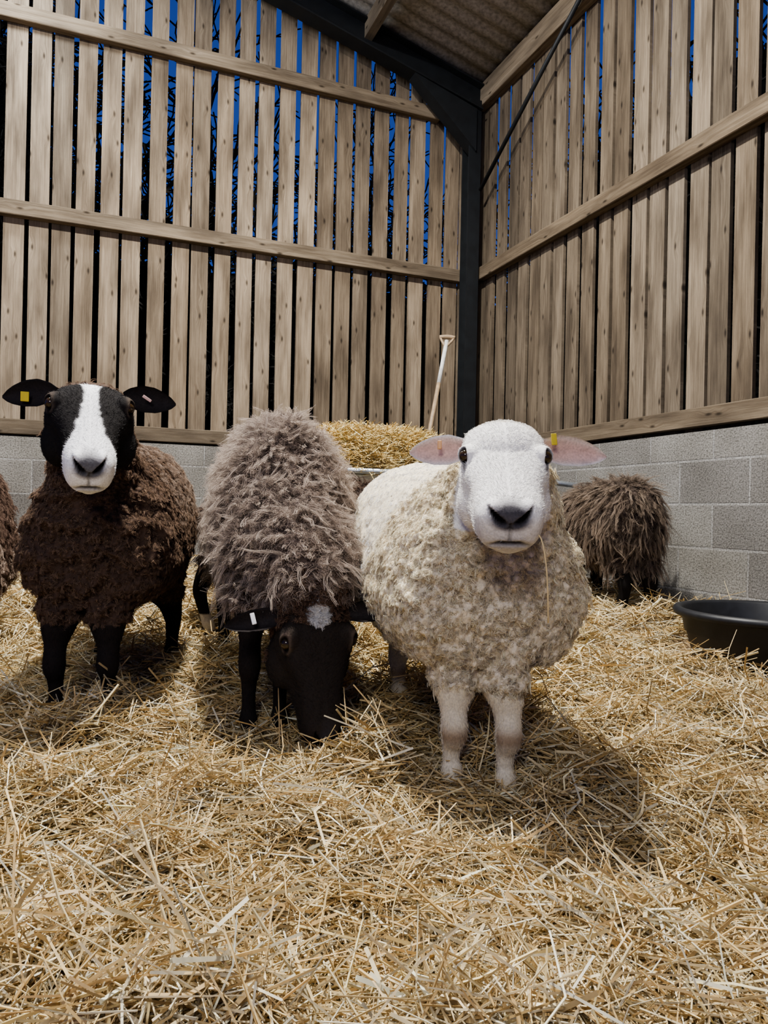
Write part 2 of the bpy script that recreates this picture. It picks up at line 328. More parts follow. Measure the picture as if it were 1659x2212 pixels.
def sample(V,N_,F,w,n,r,C=None):
    a=V[F[:,0]];b=V[F[:,1]];c=V[F[:,2]]; ar=np.linalg.norm(np.cross(b-a,c-a),axis=1)*w[F].mean(1)
    f=r.choice(len(F),n,p=ar/ar.sum()); u=r.random((n,2)); fl=u.sum(1)>1; u[fl]=1-u[fl]; u0=1-u.sum(1)
    k=np.column_stack([u0,u]); P=(V[F[f]]*k[...,None]).sum(1); Q=nrm((N_[F[f]]*k[...,None]).sum(1))
    if C is not None: return P,Q,(C[F[f]]*k[...,None]).sum(1)
    return P,Q
def fur(V,N_,F,w,n,L,width,flow,C,r):
    P,Q,c=sample(V,N_,F,w,n,r,C); fl=flow(P); fl=fl-Q*(fl*Q).sum(1)[:,None]; d=nrm(nrm(fl)*1.0+Q*.35+r.normal(size=(n,3))*.2)
    l=L*r.uniform(.5,1.3,n); s=np.array([0,.5,1.]); X=P[:,None]-Q[:,None]*.001+d[:,None]*(l[:,None]*s)[...,None]
    R=width*np.array([1,.8,.25])[None]*np.ones((n,1)); v,f=strips(X,R,2,r)
    cc_=np.repeat(np.clip(c*r.uniform(.85,1.2,(n,1))+.001,0,.95),6,0); return v,f,cc_
def wool(V,N_,F,w,nt,per,L,curl,turns,spread,droop,width,base,tip,r,K=6,lean=.5,sprd_end=.5):
    P,n=sample(V,N_,F,w,nt,r); rd=nrm(r.normal(size=(nt,3))); t1=nrm(np.cross(n,rd)); t2=np.cross(n,t1)
    g=A(0,0,-1); gt=g-n*(n@g)[:,None]; Ld=(t1*r.normal(size=(nt,1))*lean+gt*droop)
    ph=r.uniform(0,6.28,nt); tl=L*r.uniform(.6,1.3,nt); tc=r.uniform(.78,1.12,nt)
    rep=lambda q:np.repeat(q,per,0)
    m=nt*per; P,n,t1,t2,Ld,ph,tl,tc=map(rep,(P,n,t1,t2,Ld,ph,tl,tc))
    o=r.normal(size=(m,2))*spread; off=t1*o[:,:1]+t2*o[:,1:]; ph=ph+r.normal(size=m)*.35; tl=tl*r.uniform(.75,1.2,m)
    s=np.linspace(0,1,K); th=ph[:,None]+2*np.pi*turns*s[None]
    cu=curl*s[None]**.6
    X=P[:,None]-n[:,None]*.004+off[:,None]*(1-(1-sprd_end)*s)[None,:,None]+n[:,None]*(tl[:,None]*s*(1-.25*s))[...,None]+Ld[:,None]*(tl[:,None]*s**2)[...,None]
    X=X+t1[:,None]*(cu*np.cos(th))[...,None]+t2[:,None]*(cu*np.sin(th))[...,None]
    R=width*(1-.6*s)[None]*np.ones((m,1))
    Vv,Ff=strips(X,R,2,r)
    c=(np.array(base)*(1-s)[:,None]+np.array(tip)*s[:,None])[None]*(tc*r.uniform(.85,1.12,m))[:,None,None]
    return Vv,Ff,np.repeat(np.minimum(c,.93).reshape(-1,3),2,0)
def ear(root,d,up,fr,L,W,cup,inner,outer,droop=.0,thick=1.):
    ni,nj=22,13; prof=lambda s:np.interp(s,[0,.12,.35,.6,.8,.92,1],[.42,.72,1,.95,.68,.4,.08])
    V=[];C=[]
    for side in (0,1):
        for i in range(ni+1):
            s=i/ni
            for j in range(nj):
                v=-1+2*j/(nj-1); h=W*prof(s)
                p=root+d*L*s-A(0,0,1)*droop*s*s+up*h*v-fr*cup*prof(s)*(1-v*v)
                e=math.sqrt(max(0,1-v**4))*(1-.75*s)
                p=p+fr*((.0045*e) if side==0 else (-.0075*thick*e)); V.append(p)
                if side==0:
                    k=min(1,abs(v)**3+.15*(s>.9)); q=1-.3*max(0,mnoise.noise((s*9,v*3,root[0]*5))); C.append((np.array(inner)*(1-k)+np.array(outer)*k)*q)
                else: C.append(outer)
    nn=(ni+1)*nj;F=[]
    for side in (0,1):
        for i in range(ni):
            for j in range(nj-1):
                a=side*nn+i*nj+j;q=(a,a+1,a+nj+1,a+nj)
                if side: q=q[::-1]
                F+=[(q[0],q[1],q[2]),(q[0],q[2],q[3])]
    for i in range(ni):
        for j in (0,nj-1):
            a=i*nj+j;b=a+nj; F+=[(a,b,b+nn),(a,b+nn,a+nn)]
    for j in range(nj-1):
        a=ni*nj+j; F+=[(a,a+1,a+1+nn),(a,a+1+nn,a+nn)]
    return np.array(V),np.array(F),np.array(C)
def sphere_me(c,r,mat,name,sc=(1,1,1)):
    V,F=ellipsoid(A(*c),[A(1,0,0),A(0,1,0),A(0,0,1)],(r*sc[0],r*sc[1],r*sc[2]),16); return mesh_np(name,V,F,mat)
def build_sheep(p):
    r=np.random.default_rng(p['seed'])
    Fd=nrm(A(*p['F'],0)); Ld=A(-Fd[1],Fd[0],0); R0=A(*p['rump'],0); ln=p['len']; zt,zb,hw=p['top'],p['bot'],p['hw']
    tr=catmull(TOR,4); tr[:,1:]=np.maximum(tr[:,1:],0); zc=p.get('zc',.42)
    C=[R0+Fd*ln*t+A(0,0,zb+(zt-zb)*(c+(b-c)*zc)) for t,a,b,c in tr]
    hh=(zt-zb)*(tr[:,2]-tr[:,3])
    parts=[loft(C,[Ld]*len(C),[A(0,0,1)]*len(C),hw*tr[:,1],hh*(1-zc),hh*zc,p.get('eb',2.2),36,np.interp(tr[:,0],[0,.45,.75,1],p.get('et',[2.3,2.2,1.75,1.7])))]
    ya=math.radians(p['yaw']);pi=math.radians(p['pitch']); H=A(*p['H']); hs=p.get('hs',1.); ws=p.get('ws',1.)
    ax=A(math.sin(ya)*math.cos(pi),-math.cos(ya)*math.cos(pi),-math.sin(pi)); wx=A(math.cos(ya),math.sin(ya),0); nx=A(math.sin(ya)*math.sin(pi),-math.cos(ya)*math.sin(pi),math.cos(pi))
    HD=HEAD.copy(); HD[:,1]*=np.interp(HD[:,0],[0,.09,.2,.3],[ws,ws,ws*p.get('mw',1),ws*p.get('mw',1)])
    hd=catmull(HD,4)*hs
    parts.append(loft([H+ax*q for q in hd[:,0]],[wx]*len(hd),[nx]*len(hd),hd[:,1],hd[:,2],-hd[:,3],2.6,40))
    ck=p.get('cheek',1.); MW=p.get('mw',1); bw=p.get('brow',.070)
    if 'poll' in p: parts.append(ellipsoid(H+hs*(ax*.012+nx*.040),[ax,wx,nx],(.085*hs,.086*hs,p['poll']*hs)))
    for sg in (-1,1):
        parts.append(ellipsoid(H+hs*(ax*.064+wx*sg*bw*ws+nx*.043),[ax,wx,nx],(.030*hs,.026*hs,.022*hs)))
        parts.append(ellipsoid(H+hs*(ax*.095+wx*sg*.060*ws-nx*.050),[ax,wx,nx],(.055*hs*ck,.036*hs*ck,.055*hs)))
        parts.append(ellipsoid(H+hs*(ax*.252+wx*sg*.026*ws*MW+nx*.018),[ax,wx,nx],(.028*hs,.022*hs*MW,.020*hs)))
        parts.append(ellipsoid(H+hs*(ax*.245+wx*sg*.030*ws*MW-nx*.022),[ax,wx,nx],(.034*hs,.028*hs*MW,.022*hs)))
    parts.append(ellipsoid(H+hs*(ax*.240-nx*.055),[ax,wx,nx],(.038*hs,.034*hs*MW,.022*hs)))
    npts=[A(*q[:3]) for q in p['neck']]+[H+ax*.005*hs-nx*.02]; nr=[q[3] for q in p['neck']]+[p.get('nr',.085)*hs]
    parts.append(tube(npts,nr,24,4))
    feet=[]
    for i,(fx,fy) in enumerate(p['feet']):
        g=float(gz(fx,fy))-.02; ft=A(fx,fy,g); feet.append(ft); axp=R0+Fd*np.dot(ft-R0,Fd); inn=(axp-ft); inn[2]=0; inn=nrm(inn)
        hgt=zb-g; lr=p.get('lr',1.)
        if i<2:
            pts=[ft+inn*.03-Fd*.05+A(0,0,hgt+.18),ft+inn*.012-Fd*.02+A(0,0,hgt+.06),ft+inn*.004+Fd*.004+A(0,0,hgt*.92),ft+Fd*.012+A(0,0,hgt*.74),ft+Fd*.020+A(0,0,hgt*.57),ft+Fd*.004+A(0,0,hgt*.44),ft+A(0,0,hgt*.28),ft+Fd*.004+A(0,0,.075),ft+Fd*.012+A(0,0,.048),ft+Fd*.018+A(0,0,.025)]
            rr=[.10,.080,.053,.033,.0335,.0235,.0205,.028,.023,.024]
        else:
            h3=min(1,hgt/.34)
            pts=[ft+inn*.05+Fd*.06*h3+A(0,0,hgt+.22),ft+inn*.03+Fd*.06*h3+A(0,0,hgt+.06),ft+inn*.01-Fd*.005+A(0,0,hgt*.90),ft-Fd*.038*h3+A(0,0,hgt*.66),ft-Fd*.034*h3+A(0,0,hgt*.52),ft-Fd*.012+A(0,0,hgt*.30),ft+Fd*.0+A(0,0,.07),ft+Fd*.010+A(0,0,.045),ft+Fd*.015+A(0,0,.025)]
            rr=[.12,.09,.050,.034,.027,.023,.028,.023,.024]
        parts.append(tube(pts,[q*lr for q in rr],18,4,ref=Ld))
    V,F=join(parts)
    tmp=addobj('tmp',mesh_np('tmp',V,F,M_skin))
    md=tmp.modifiers.new('r','REMESH'); md.mode='VOXEL'; md.voxel_size=p['vox']; md.use_smooth_shade=True
    sm=tmp.modifiers.new('s','SMOOTH'); sm.factor=.5; sm.iterations=max(2,int(6*.004/p['vox']))+1
    dg=bpy.context.evaluated_depsgraph_get(); ev=tmp.evaluated_get(dg); em=ev.to_mesh(); em.calc_loop_triangles()
    V=np.empty(len(em.vertices)*3,np.float32); em.vertices.foreach_get('co',V); V=V.reshape(-1,3).astype(float)
    N_=np.empty(len(V)*3,np.float32); em.vertices.foreach_get('normal',N_); N_=N_.reshape(-1,3).astype(float)
    F=np.empty(len(em.loop_triangles)*3,np.int32); em.loop_triangles.foreach_get('vertices',F); F=F.reshape(-1,3)
    ev.to_mesh_clear(); bpy.data.objects.remove(tmp)
    D=V-H; a=D@ax/hs; w=D@wx/hs; n=D@nx/hs; aw=np.abs(w)
    hwi=np.interp(a,HD[:,0],HD[:,1]); tp=np.interp(a,HD[:,0],HD[:,2])+(p.get('poll',0)>0)*.03*(a<.10); bt=np.interp(a,HD[:,0],HD[:,3])
    inhead=(a>-.02)&(a<.32)&(aw<hwi+.03)&(n<tp+.03)&(n>bt-.03)
    nz=fbm(V,22,p['seed']); nz2=fbm(V,60,p['seed']+1)
    fe=p.get('face0',.03)+.012*nz2
    tight=inhead&(aw<hwi+.012+.012*(ck-1)*8)&(n>bt-.012)
    face=tight&(a>fe)&~((n<-.05)&(a<fe+.055))
    fd=np.min([np.hypot(V[:,0]-f[0],V[:,1]-f[1]) for f in feet],axis=0)
    leg=(~inhead)&(V[:,2]<zb+p.get('legup',-.02)+.03*nz)&(fd<.13)
    wl=~(face|leg)
    tpar=(V-R0)@Fd/ln; cm=p['cellmask'](V,tpar) if 'cellmask' in p else 1.
    pollm=np.where((a>-.10)&(a<.12)&(n>-.01)&(aw<.12),.1,1.)
    disp=nz*p.get('lump',.012)+nz2*p.get('lump2',.005)
    cl=None
    if p.get('cell'):
        cl=np.clip(1-cell(V+np.column_stack([nz,nz2,nz])*.008,p.get('cells',42))*1.15,-.3,1); disp=disp*(.4+.6*cm)+(cl-.4)*p['cell']*cm
    if p.get('fold'): disp=disp+p['fold']*np.sin(V[:,2]*75+nz*4.5+3*np.abs(w))*np.clip((V-R0)@Fd/ln*3-2,0,1)
    V=V+N_*(wl*disp*pollm)[:,None]
    hol=np.exp(-((a-.155)/.035)**2)*np.exp(-((n-.0)/.028)**2)*face; V=V-N_*(.009*hs*hol)[:,None]
    col=np.tile(np.array(p['skin']),(len(V),1)).astype(float)
    if cl is not None: col*= (.8+.3*np.clip(cl,0,1))[:,None]  # shade in the crevices between wool clumps painted into the colour
    col[leg]=p['legc']
    if 'sock' in p: col[leg&(V[:,2]<p['sock'])]=(.6,.58,.55)
    if 'knee' in p:
        kz=np.exp(-((V[:,2]-.150)/.022)**2)*(N_@Fd>.1)*leg; col=col*(1-.8*kz[:,None])+np.array(p['knee'])*(.8*kz)[:,None]
        hz_=np.exp(-((V[:,2]-.01)/.03)**2)*leg; col=col*(1-.5*hz_[:,None])+np.array(p['knee'])*(.5*hz_)[:,None]
    fc=p['face'](a,w,n,nz,nz2); col[face]=fc[face]
    mw=MW*ws; awm=aw/mw
    fr=inhead&(a>.215)
    pk_=np.clip(1.2-np.hypot(awm/.036,(n-.014)/.023),0,1)*(fr&(a>.240)); pk_=np.minimum(pk_*2.2,1)*p.get('padk',.95)
    col=col*(1-pk_[:,None])+np.array(p['nose'])*pk_[:,None]
    uu=awm-.022; vv=n-.014-.75*uu-14*uu*uu
    nd_=np.hypot(uu/.0125,vv/.0056); k=np.clip(1.5-nd_,0,1)*(fr&(a>.235)); k=np.minimum(k*1.8,1)
    V=V-(ax*.010*hs)*k[:,None]; col=col*(1-k[:,None])+A(.004,.003,.003)*k[:,None]
    sl=np.exp(-(aw/.003)**2)*(fr&(a>.25)&(n<.008)&(n>-.030)); V=V-(ax*.005)*sl[:,None]; col*= (1-.55*sl)[:,None]
    ext=np.clip(1.6-awm/.026,0,1)*np.clip((a-.232)/.02,0,1)*inhead
    mz=-.036-.45*np.maximum(0,awm-.018); mk=np.exp(-((n-mz)/.0045)**2)*ext; V=V-N_*(.008*hs*mk)[:,None]; col=col*(1-.92*mk[:,None])
    lip=np.exp(-((n-mz)/.013)**2)*ext; col=col*(1-p.get('lip',.5)*lip[:,None])
    eyes=[]
    for sg in (-1,1):
        T=H+hs*(ax*.085+wx*sg*.090*ws+nx*.050); i=np.argmin(((V-T)**2).sum(1)); c0=V[i].copy(); ni_=N_[i].copy()
        la=ax*.8-nx*.55; la=nrm(la-ni_*(la@ni_)); sa=np.cross(ni_,la)
        dv=V-c0; da=dv@la/hs; db=dv@sa/hs; dn=dv@ni_/hs
        de=np.hypot(da,db/.58)+10*np.maximum(0,np.abs(dn)-.03)
        so=np.clip(1-de/.019,0,1)*inhead; V=V-ni_*(.009*hs*np.minimum(so*1.8,1))[:,None]
        rim=np.exp(-((de-.0225)/.0045)**2)*inhead; V=V+ni_*(.0036*hs*rim)[:,None]
        if 'rimc' in p: col=col*(1-.8*rim[:,None])+np.array(p['rimc'])*(.8*rim)[:,None]
        rr=np.minimum(np.clip(1.22-de/.019,0,1)*3,1); col=col*(1-.94*rr[:,None]*inhead[:,None])+A(.008,.006,.006)*(.94*rr*inhead)[:,None]
        tr_=np.exp(-((da-.026)/.011)**2)*np.exp(-(db/.006)**2)*inhead*.8*(np.abs(dn)<.03); col*=(1-tr_[:,None])
        eyes.append((c0-ni_*.0092*hs,ni_))
    W0=V
    VV=[V];FF=[F];CC=[col];o=len(V); ears=[]
    for sg,ed in zip((-1,1),p['ears']):
        root=H+hs*(ax*.012+wx*sg*.068*ws+nx*.034)+A(*ed.get('off',(0,0,0))); d=nrm(A(*ed['d'])); frn=nrm(A(*ed['f'])-d*np.dot(d,A(*ed['f']))); upv=np.cross(frn,d)
        if upv[2]<0: upv=-upv
        e=ear(root,d,upv,frn,ed.get('L',.135)*hs,ed.get('W',.033)*hs,ed.get('cup',.014),p['earin'],p['earout'],ed.get('droop',.01),p.get('eth',1.))
        VV.append(e[0]);FF.append(e[1]+o);CC.append(e[2]);o+=len(e[0]); ears.append((root,d,upv,frn,ed))
    base=(R0+Fd*ln*.5); base[2]=float(gz(base[0],base[1]))
    root=empty('sheep',base,label=p['label'],category='sheep')
    addobj('body',mesh_np('body',np.concatenate(VV),np.concatenate(FF),M_skin,True,np.concatenate(CC)),root)
    for c,nn in eyes: addobj('eye',sphere_me(c,.0130*hs,M_eye,'eye'),root)
    for f in feet:
        hp=[]
        for q in (-1,1):
            cx=f+Ld*q*.0135+Fd*.024+A(0,0,0); hp.append(loft([cx+Fd*(.006-z*.25)+A(0,0,z) for z in (0,.012,.028,.042)],[Fd]*4,[Ld]*4,[.040,.038,.031,.024],[.0135,.0135,.0135,.012],[.0135,.0135,.0135,.012],2.4,14))
        addobj('hoof',mesh_np('hoof',*join(hp),M_hoof),root)
    out=[]
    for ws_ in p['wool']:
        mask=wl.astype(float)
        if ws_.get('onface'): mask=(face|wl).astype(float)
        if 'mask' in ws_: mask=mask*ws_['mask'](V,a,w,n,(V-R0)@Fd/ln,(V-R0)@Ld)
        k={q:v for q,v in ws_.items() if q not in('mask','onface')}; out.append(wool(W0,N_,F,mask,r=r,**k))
    def comb(name,out,mt):
        V_=[];F_=[];C_=[];o=0
        for v,f,c in out: V_.append(v);F_.append(f+o);C_.append(c);o+=len(v)
        addobj(name,mesh_np(name,np.concatenate(V_),np.concatenate(F_),mt,True,np.concatenate(C_)),root)
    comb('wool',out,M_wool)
    if p.get('fuzz'):
        noeye=np.ones(len(V))
        for c,nn in eyes: noeye*= (np.linalg.norm(V-c,axis=1)>.024*hs)
        fm=face*noeye*np.clip((.262-a)/.02,0.05,1)
        comb('short_hair',[fur(V,N_,F,fm*1.,p['fuzz'],.0075,.00045,lambda P:np.tile(-ax*.6,(len(P),1))+wx*np.sign((P-H)@wx)[:,None]*.5,col,r),
                  fur(V,N_,F,leg*1.,p['fuzz']//2,.009,.00045,lambda P:np.tile(A(0,0,-1),(len(P),1)),col,r)],M_fur)
    return root,ears
def tag(root,e,s,v,size,mat,lab,thick=.003,rot=0,drop=0):
    r0,d,u,f,ed=e; L=ed.get('L',.135); c=r0+d*L*s-A(0,0,1)*ed.get('droop',.01)*s*s+u*.03*v+f*.006
    d2=d*math.cos(rot)+u*math.sin(rot);u2=-d*math.sin(rot)+u*math.cos(rot)
    a,b=size; P=np.array([c+f*k+d2*x*a/2+u2*y_*b/2 for k in (0,thick) for x,y_ in ((-1,-1),(1,-1),(1,1),(-1,1))])
    V,F=boxes([P]); o=addobj('ear_tag',mesh_np('tag',V,F,mat,False),root,label=lab); fixn(o)
    bv=o.modifiers.new('b','BEVEL'); bv.width=min(a,b)*.42; bv.segments=4; bv.limit_method='ANGLE'; bv.affect='EDGES'
def blazeface(black,white,bz):
    def f(a,w,n,nz,nz2):
        hwid=np.interp(a,[b_[0] for b_ in bz],[b_[1] for b_ in bz])+.005*nz2+.003*nz
        k=np.clip((hwid-np.abs(w+.004*nz))/.006,0,1); k=np.where((n<-.03)&(a<.21),0,k)
        k=k[:,None]; return np.array(black)*(1-k)+np.array(white)*k
    return f
def whiteface(a,w,n,nz,nz2):
    c=np.tile(A(.84,.82,.79),(len(a),1)); k=np.clip((a-.225)/.045,0,1)*np.clip((.016-n)/.03,0,1)*.5; return c*(1-k[:,None])+A(.38,.37,.40)*k[:,None]
earA=[dict(d=(-.96,.18,-.02),f=(-.25,-.95,.12),L=.132,W=.033,droop=.006,cup=.026),dict(d=(.97,.16,.06),f=(.20,-.95,.12),L=.160,W=.033,droop=.020,cup=.026)]
chest=lambda V,t:np.clip((t-.60-.50*(V[:,2]-.5))/.06,0,1)
white=dict(seed=1,F=(.235,-.972),rump=(.06,2.52),len=.93,top=.80,bot=.275,hw=.245,zc=.38,yaw=-5,pitch=28,H=(.262,1.66,.768),hs=1.04,ws=1.0,mw=1.10,poll=.048,
  neck=[(.23,1.92,.50,.17),(.262,1.79,.61,.155),(.265,1.72,.69,.135)],nr=.092,feet=FA,vox=.004,cellmask=chest,eth=1.6,
  skin=(.78,.69,.53),legc=(.74,.67,.53),knee=(.26,.17,.10),face=whiteface,nose=(.042,.038,.046),lip=.55,
  ears=earA,earin=(.72,.50,.43),earout=(.86,.83,.80),face0=-.02,legup=-.02,lump=.014,lump2=.006,cell=.010,cells=52,fold=.006,lr=.92,fuzz=30000,
  label='white woolly sheep with black nose, straw in its mouth',
  wool=[dict(mask=lambda V,a,w,n,t,l:chest(V,t)*~((a>-.09)&(n>.0)&(a<.1)),nt=13500,per=8,L=.011,curl=.0048,turns=1.3,spread=.003,droop=.45,width=.0008,base=(.76,.65,.47),tip=(.93,.86,.70),lean=.65),
        dict(mask=lambda V,a,w,n,t,l:1-chest(V,t),nt=11000,per=6,L=.007,curl=.003,turns=.8,spread=.004,droop=.3,width=.0009,base=(.84,.82,.79),tip=(.93,.93,.93)),
        dict(mask=lambda V,a,w,n,t,l:((a>-.12)&(a<.02)&(n>-.02)&(np.abs(w)<.12)).astype(float),nt=1500,per=8,L=.008,curl=.003,turns=1,spread=.004,droop=.2,width=.0007,base=(.82,.80,.76),tip=(.93,.92,.9))])
ro,ea=build_sheep(white)
tag(ro,ea[1],.26,.75,(.013,.026),M_yel,'small yellow ear tag'); tag(ro,ea[0],.52,.35,(.009,.02),M_orange,'small orange ear tag')
bz=[(-.05,.032),(.0,.028),(.05,.020),(.09,.019),(.13,.023),(.17,.032),(.20,.042),(.225,.062),(.25,.12),(.3,.12)]
B=dict(seed=2,F=(.14,-.99),rump=(-.945,2.96),len=.95,top=.865,bot=.335,hw=.218,zc=.40,yaw=22,pitch=39,H=(-.815,2.04,.928),hs=1.12,ws=1.10,mw=.84,cheek=1.15,brow=.066,
  neck=[(-.86,2.30,.60,.17),(-.84,2.17,.71,.14),(-.825,2.11,.82,.105)],nr=.078,feet=FB,vox=.004,
  skin=(.08,.052,.038),legc=(.022,.018,.017),face=blazeface((.017,.015,.015),(.84,.84,.85),bz),nose=(.05,.047,.054),lip=.45,padk=.9,rimc=(.09,.07,.055),
  ears=[dict(d=(-.98,.10,.06),f=(-.1,-.95,-.1),L=.138,W=.033,droop=.02,cup=.02),dict(d=(.95,.30,.04),f=(.1,-.95,-.1),L=.125,W=.033,droop=.015,cup=.02)],
  earin=(.030,.026,.027),earout=(.018,.016,.016),face0=.01,legup=-.02,lump=.012,lump2=.005,cell=.010,cells=52,fold=.010,lr=.92,fuzz=18000,
  label='dark brown sheep with black face and broad white blaze',
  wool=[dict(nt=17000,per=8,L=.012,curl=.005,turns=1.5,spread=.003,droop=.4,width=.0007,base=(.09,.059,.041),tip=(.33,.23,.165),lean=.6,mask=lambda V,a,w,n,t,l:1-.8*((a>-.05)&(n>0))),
        dict(nt=3500,per=9,L=.016,curl=.005,turns=1.3,spread=.005,droop=.2,width=.0007,base=(.14,.105,.085),tip=(.46,.36,.29),mask=lambda V,a,w,n,t,l:np.clip((V[:,2]-.58)/.15,0,1)*(t<.72)*1.)])
ro,ea=build_sheep(B)
tag(ro,ea[0],.62,-.25,(.024,.026),M_yel,'round yellow ear tag'); tag(ro,ea[1],.50,.1,(.026,.008),M_pink,'pale pink ear tag',rot=-.6)
def faceC(a,w,n,nz,nz2):
    c=np.tile(A(.032,.026,.022),(len(a),1)); k=np.clip((.022-np.hypot(a-.02,w+.0))/.006+.7*nz2,0,1)*(n>0); k=k[:,None]
    return c*(1-k)+A(.75,.72,.68)*k
C_=dict(seed=3,F=(.225,-.974),rump=(-.455,2.91),len=.87,top=.945,bot=.40,hw=.195,zc=.38,yaw=24,pitch=66,H=(-.185,1.90,.385),hs=1.12,ws=.94,mw=.82,cheek=1.12,brow=.068,rimc=(.14,.105,.08),
  neck=[(-.34,2.30,.66,.165),(-.27,2.10,.57,.152),(-.205,1.97,.48,.125)],nr=.088,feet=FC,vox=.0045,
  skin=(.11,.085,.07),legc=(.022,.018,.017),face=faceC,nose=(.055,.05,.055),lip=.3,lr=.90,fuzz=16000,
  ears=[dict(d=(-.93,-.16,-.10),f=(-.10,-.90,.42),L=.138,W=.026,droop=.01,cup=.032),dict(d=(.88,-.36,.18),f=(.1,-.90,.42),L=.155,W=.026,droop=.01,cup=.032)],
  earin=(.04,.034,.033),earout=(.022,.018,.018),face0=.0,legup=-.02,lump=.022,lump2=.008,
  label='fluffy grey-brown sheep with black head lowered, eating straw',
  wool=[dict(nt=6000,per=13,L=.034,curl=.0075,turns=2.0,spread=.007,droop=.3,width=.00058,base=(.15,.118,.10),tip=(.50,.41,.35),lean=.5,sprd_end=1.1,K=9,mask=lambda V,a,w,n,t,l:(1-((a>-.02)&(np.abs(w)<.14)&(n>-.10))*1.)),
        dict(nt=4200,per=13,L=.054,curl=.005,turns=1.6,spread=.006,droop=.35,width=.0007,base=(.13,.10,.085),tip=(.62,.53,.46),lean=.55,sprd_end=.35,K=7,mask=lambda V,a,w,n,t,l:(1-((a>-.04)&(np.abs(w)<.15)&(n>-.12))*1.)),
        dict(onface=1,nt=1500,per=10,L=.018,curl=.005,turns=1.1,spread=.004,droop=.3,width=.0008,base=(.05,.036,.028),tip=(.26,.17,.12),mask=lambda V,a,w,n,t,l:((a>-.08)&(a<.035+.10*np.clip((np.abs(w)-.085)/.02,0,1))&(np.abs(w)<.14)&(np.hypot(a-.02,w)>.026))*1.),
        dict(onface=1,nt=420,per=10,L=.009,curl=.003,turns=1.,spread=.003,droop=.3,width=.0009,base=(.7,.68,.65),tip=(.92,.91,.89),mask=lambda V,a,w,n,t,l:((np.hypot(a-.02,w)<.027)&(n>0))*1.)])
ro,ea=build_sheep(C_)
tag(ro,ea[0],.60,.1,(.011,.030),M_wht,'white ear tag',rot=-.15)
def dark(a,w,n,nz,nz2): return np.tile(A(.016,.014,.013),(len(a),1))
def bg(**k):
    d=dict(hs=1.,ws=.95,vox=.008,skin=(.05,.036,.03),legc=(.016,.014,.013),face=dark,nose=(.02,.02,.02),earin=(.02,.018,.018),earout=(.016,.014,.014),lump=.015,lump2=.006,
      wool=[dict(nt=4000,per=9,L=.04,curl=.006,turns=1.,spread=.006,droop=.8,width=.001,base=(.05,.035,.03),tip=(.22,.155,.12))]); d.update(k); return d
sideears=lambda wx,nx:[dict(d=(-wx[0],-wx[1],0),f=nx),dict(d=(wx[0],wx[1],0),f=nx)]
ro,_=build_sheep(bg(seed=5,F=(-.22,.975),rump=(1.235,3.52),len=.72,top=.825,bot=.41,hw=.160,yaw=167,pitch=55,H=(1.01,4.33,.62),neck=[(1.11,4.05,.60,.12),(1.06,4.2,.62,.10)],
  feet=[(1.02,4.1),(1.20,4.12),(1.17,3.62),(1.30,3.64)],ears=sideears((-.97,.22),(.2,.97,.2)),legup=-.02,lump=.020,lump2=.008,skin=(.07,.052,.044),lr=1.1,
  wool=[dict(nt=3500,per=12,L=.026,curl=.009,turns=1.8,spread=.006,droop=.8,width=.0009,base=(.07,.054,.045),tip=(.32,.255,.205),lean=.6,sprd_end=1.,K=8),
        dict(nt=1500,per=12,L=.06,curl=.007,turns=1.5,spread=.005,droop=1.1,width=.0009,base=(.07,.052,.042),tip=(.40,.32,.25),lean=.5,sprd_end=.35,K=7)],label='shaggy dark brown sheep seen from behind beside block wall'))
ro,_=build_sheep(bg(seed=6,F=(.99,-.06),rump=(-.76,3.34),len=.80,top=.80,bot=.42,hw=.20,yaw=85,pitch=55,H=(.17,3.26,.48),neck=[(-.11,3.3,.62,.16),(.04,3.28,.56,.13)],sock=.20,
  feet=[(-.10,3.40),(-.12,3.19),(-.64,3.42),(-.74,3.16)],ears=sideears((.09,.99),(.9,0,.3)),label='dark brown sheep standing behind the grazing sheep'))
ro,_=build_sheep(bg(seed=8,F=(.02,-1.),rump=(-1.65,2.95),len=.92,top=.86,bot=.22,hw=.275,zc=.24,yaw=-10,pitch=60,H=(-1.67,1.98,.72),neck=[(-1.66,2.25,.60,.18),(-1.67,2.1,.68,.14)],
  feet=[(-1.74,2.2),(-1.60,2.2),(-1.74,2.75),(-1.58,2.75)],ears=sideears((1,0),(0,-1,.2)),skin=(.10,.065,.05),
  wool=[dict(nt=3500,per=9,L=.02,curl=.007,turns=1.1,spread=.005,droop=.6,width=.001,base=(.08,.05,.04),tip=(.26,.18,.14),mask=lambda V,a,w,n,t,l:(V[:,2]>.48)*1.),
        dict(nt=2500,per=9,L=.02,curl=.007,turns=1.1,spread=.005,droop=.6,width=.001,base=(.20,.14,.11),tip=(.56,.45,.37),mask=lambda V,a,w,n,t,l:(V[:,2]<.50)*1.)],label='brown woolly sheep with paler belly standing beside the blazed sheep'))
V,F=tube([(.288,1.440,.622),(.300,1.410,.606),(.308,1.400,.56),(.314,1.405,.50),(.318,1.415,.445)],[.0015]*5,6,3); me=mesh_np('stalk',V,F,M_straw,col=A(.84,.68,.38)); addobj('straw_stalk',me,label='single straw stalk hanging from the white sheep\'s mouth',category='straw')
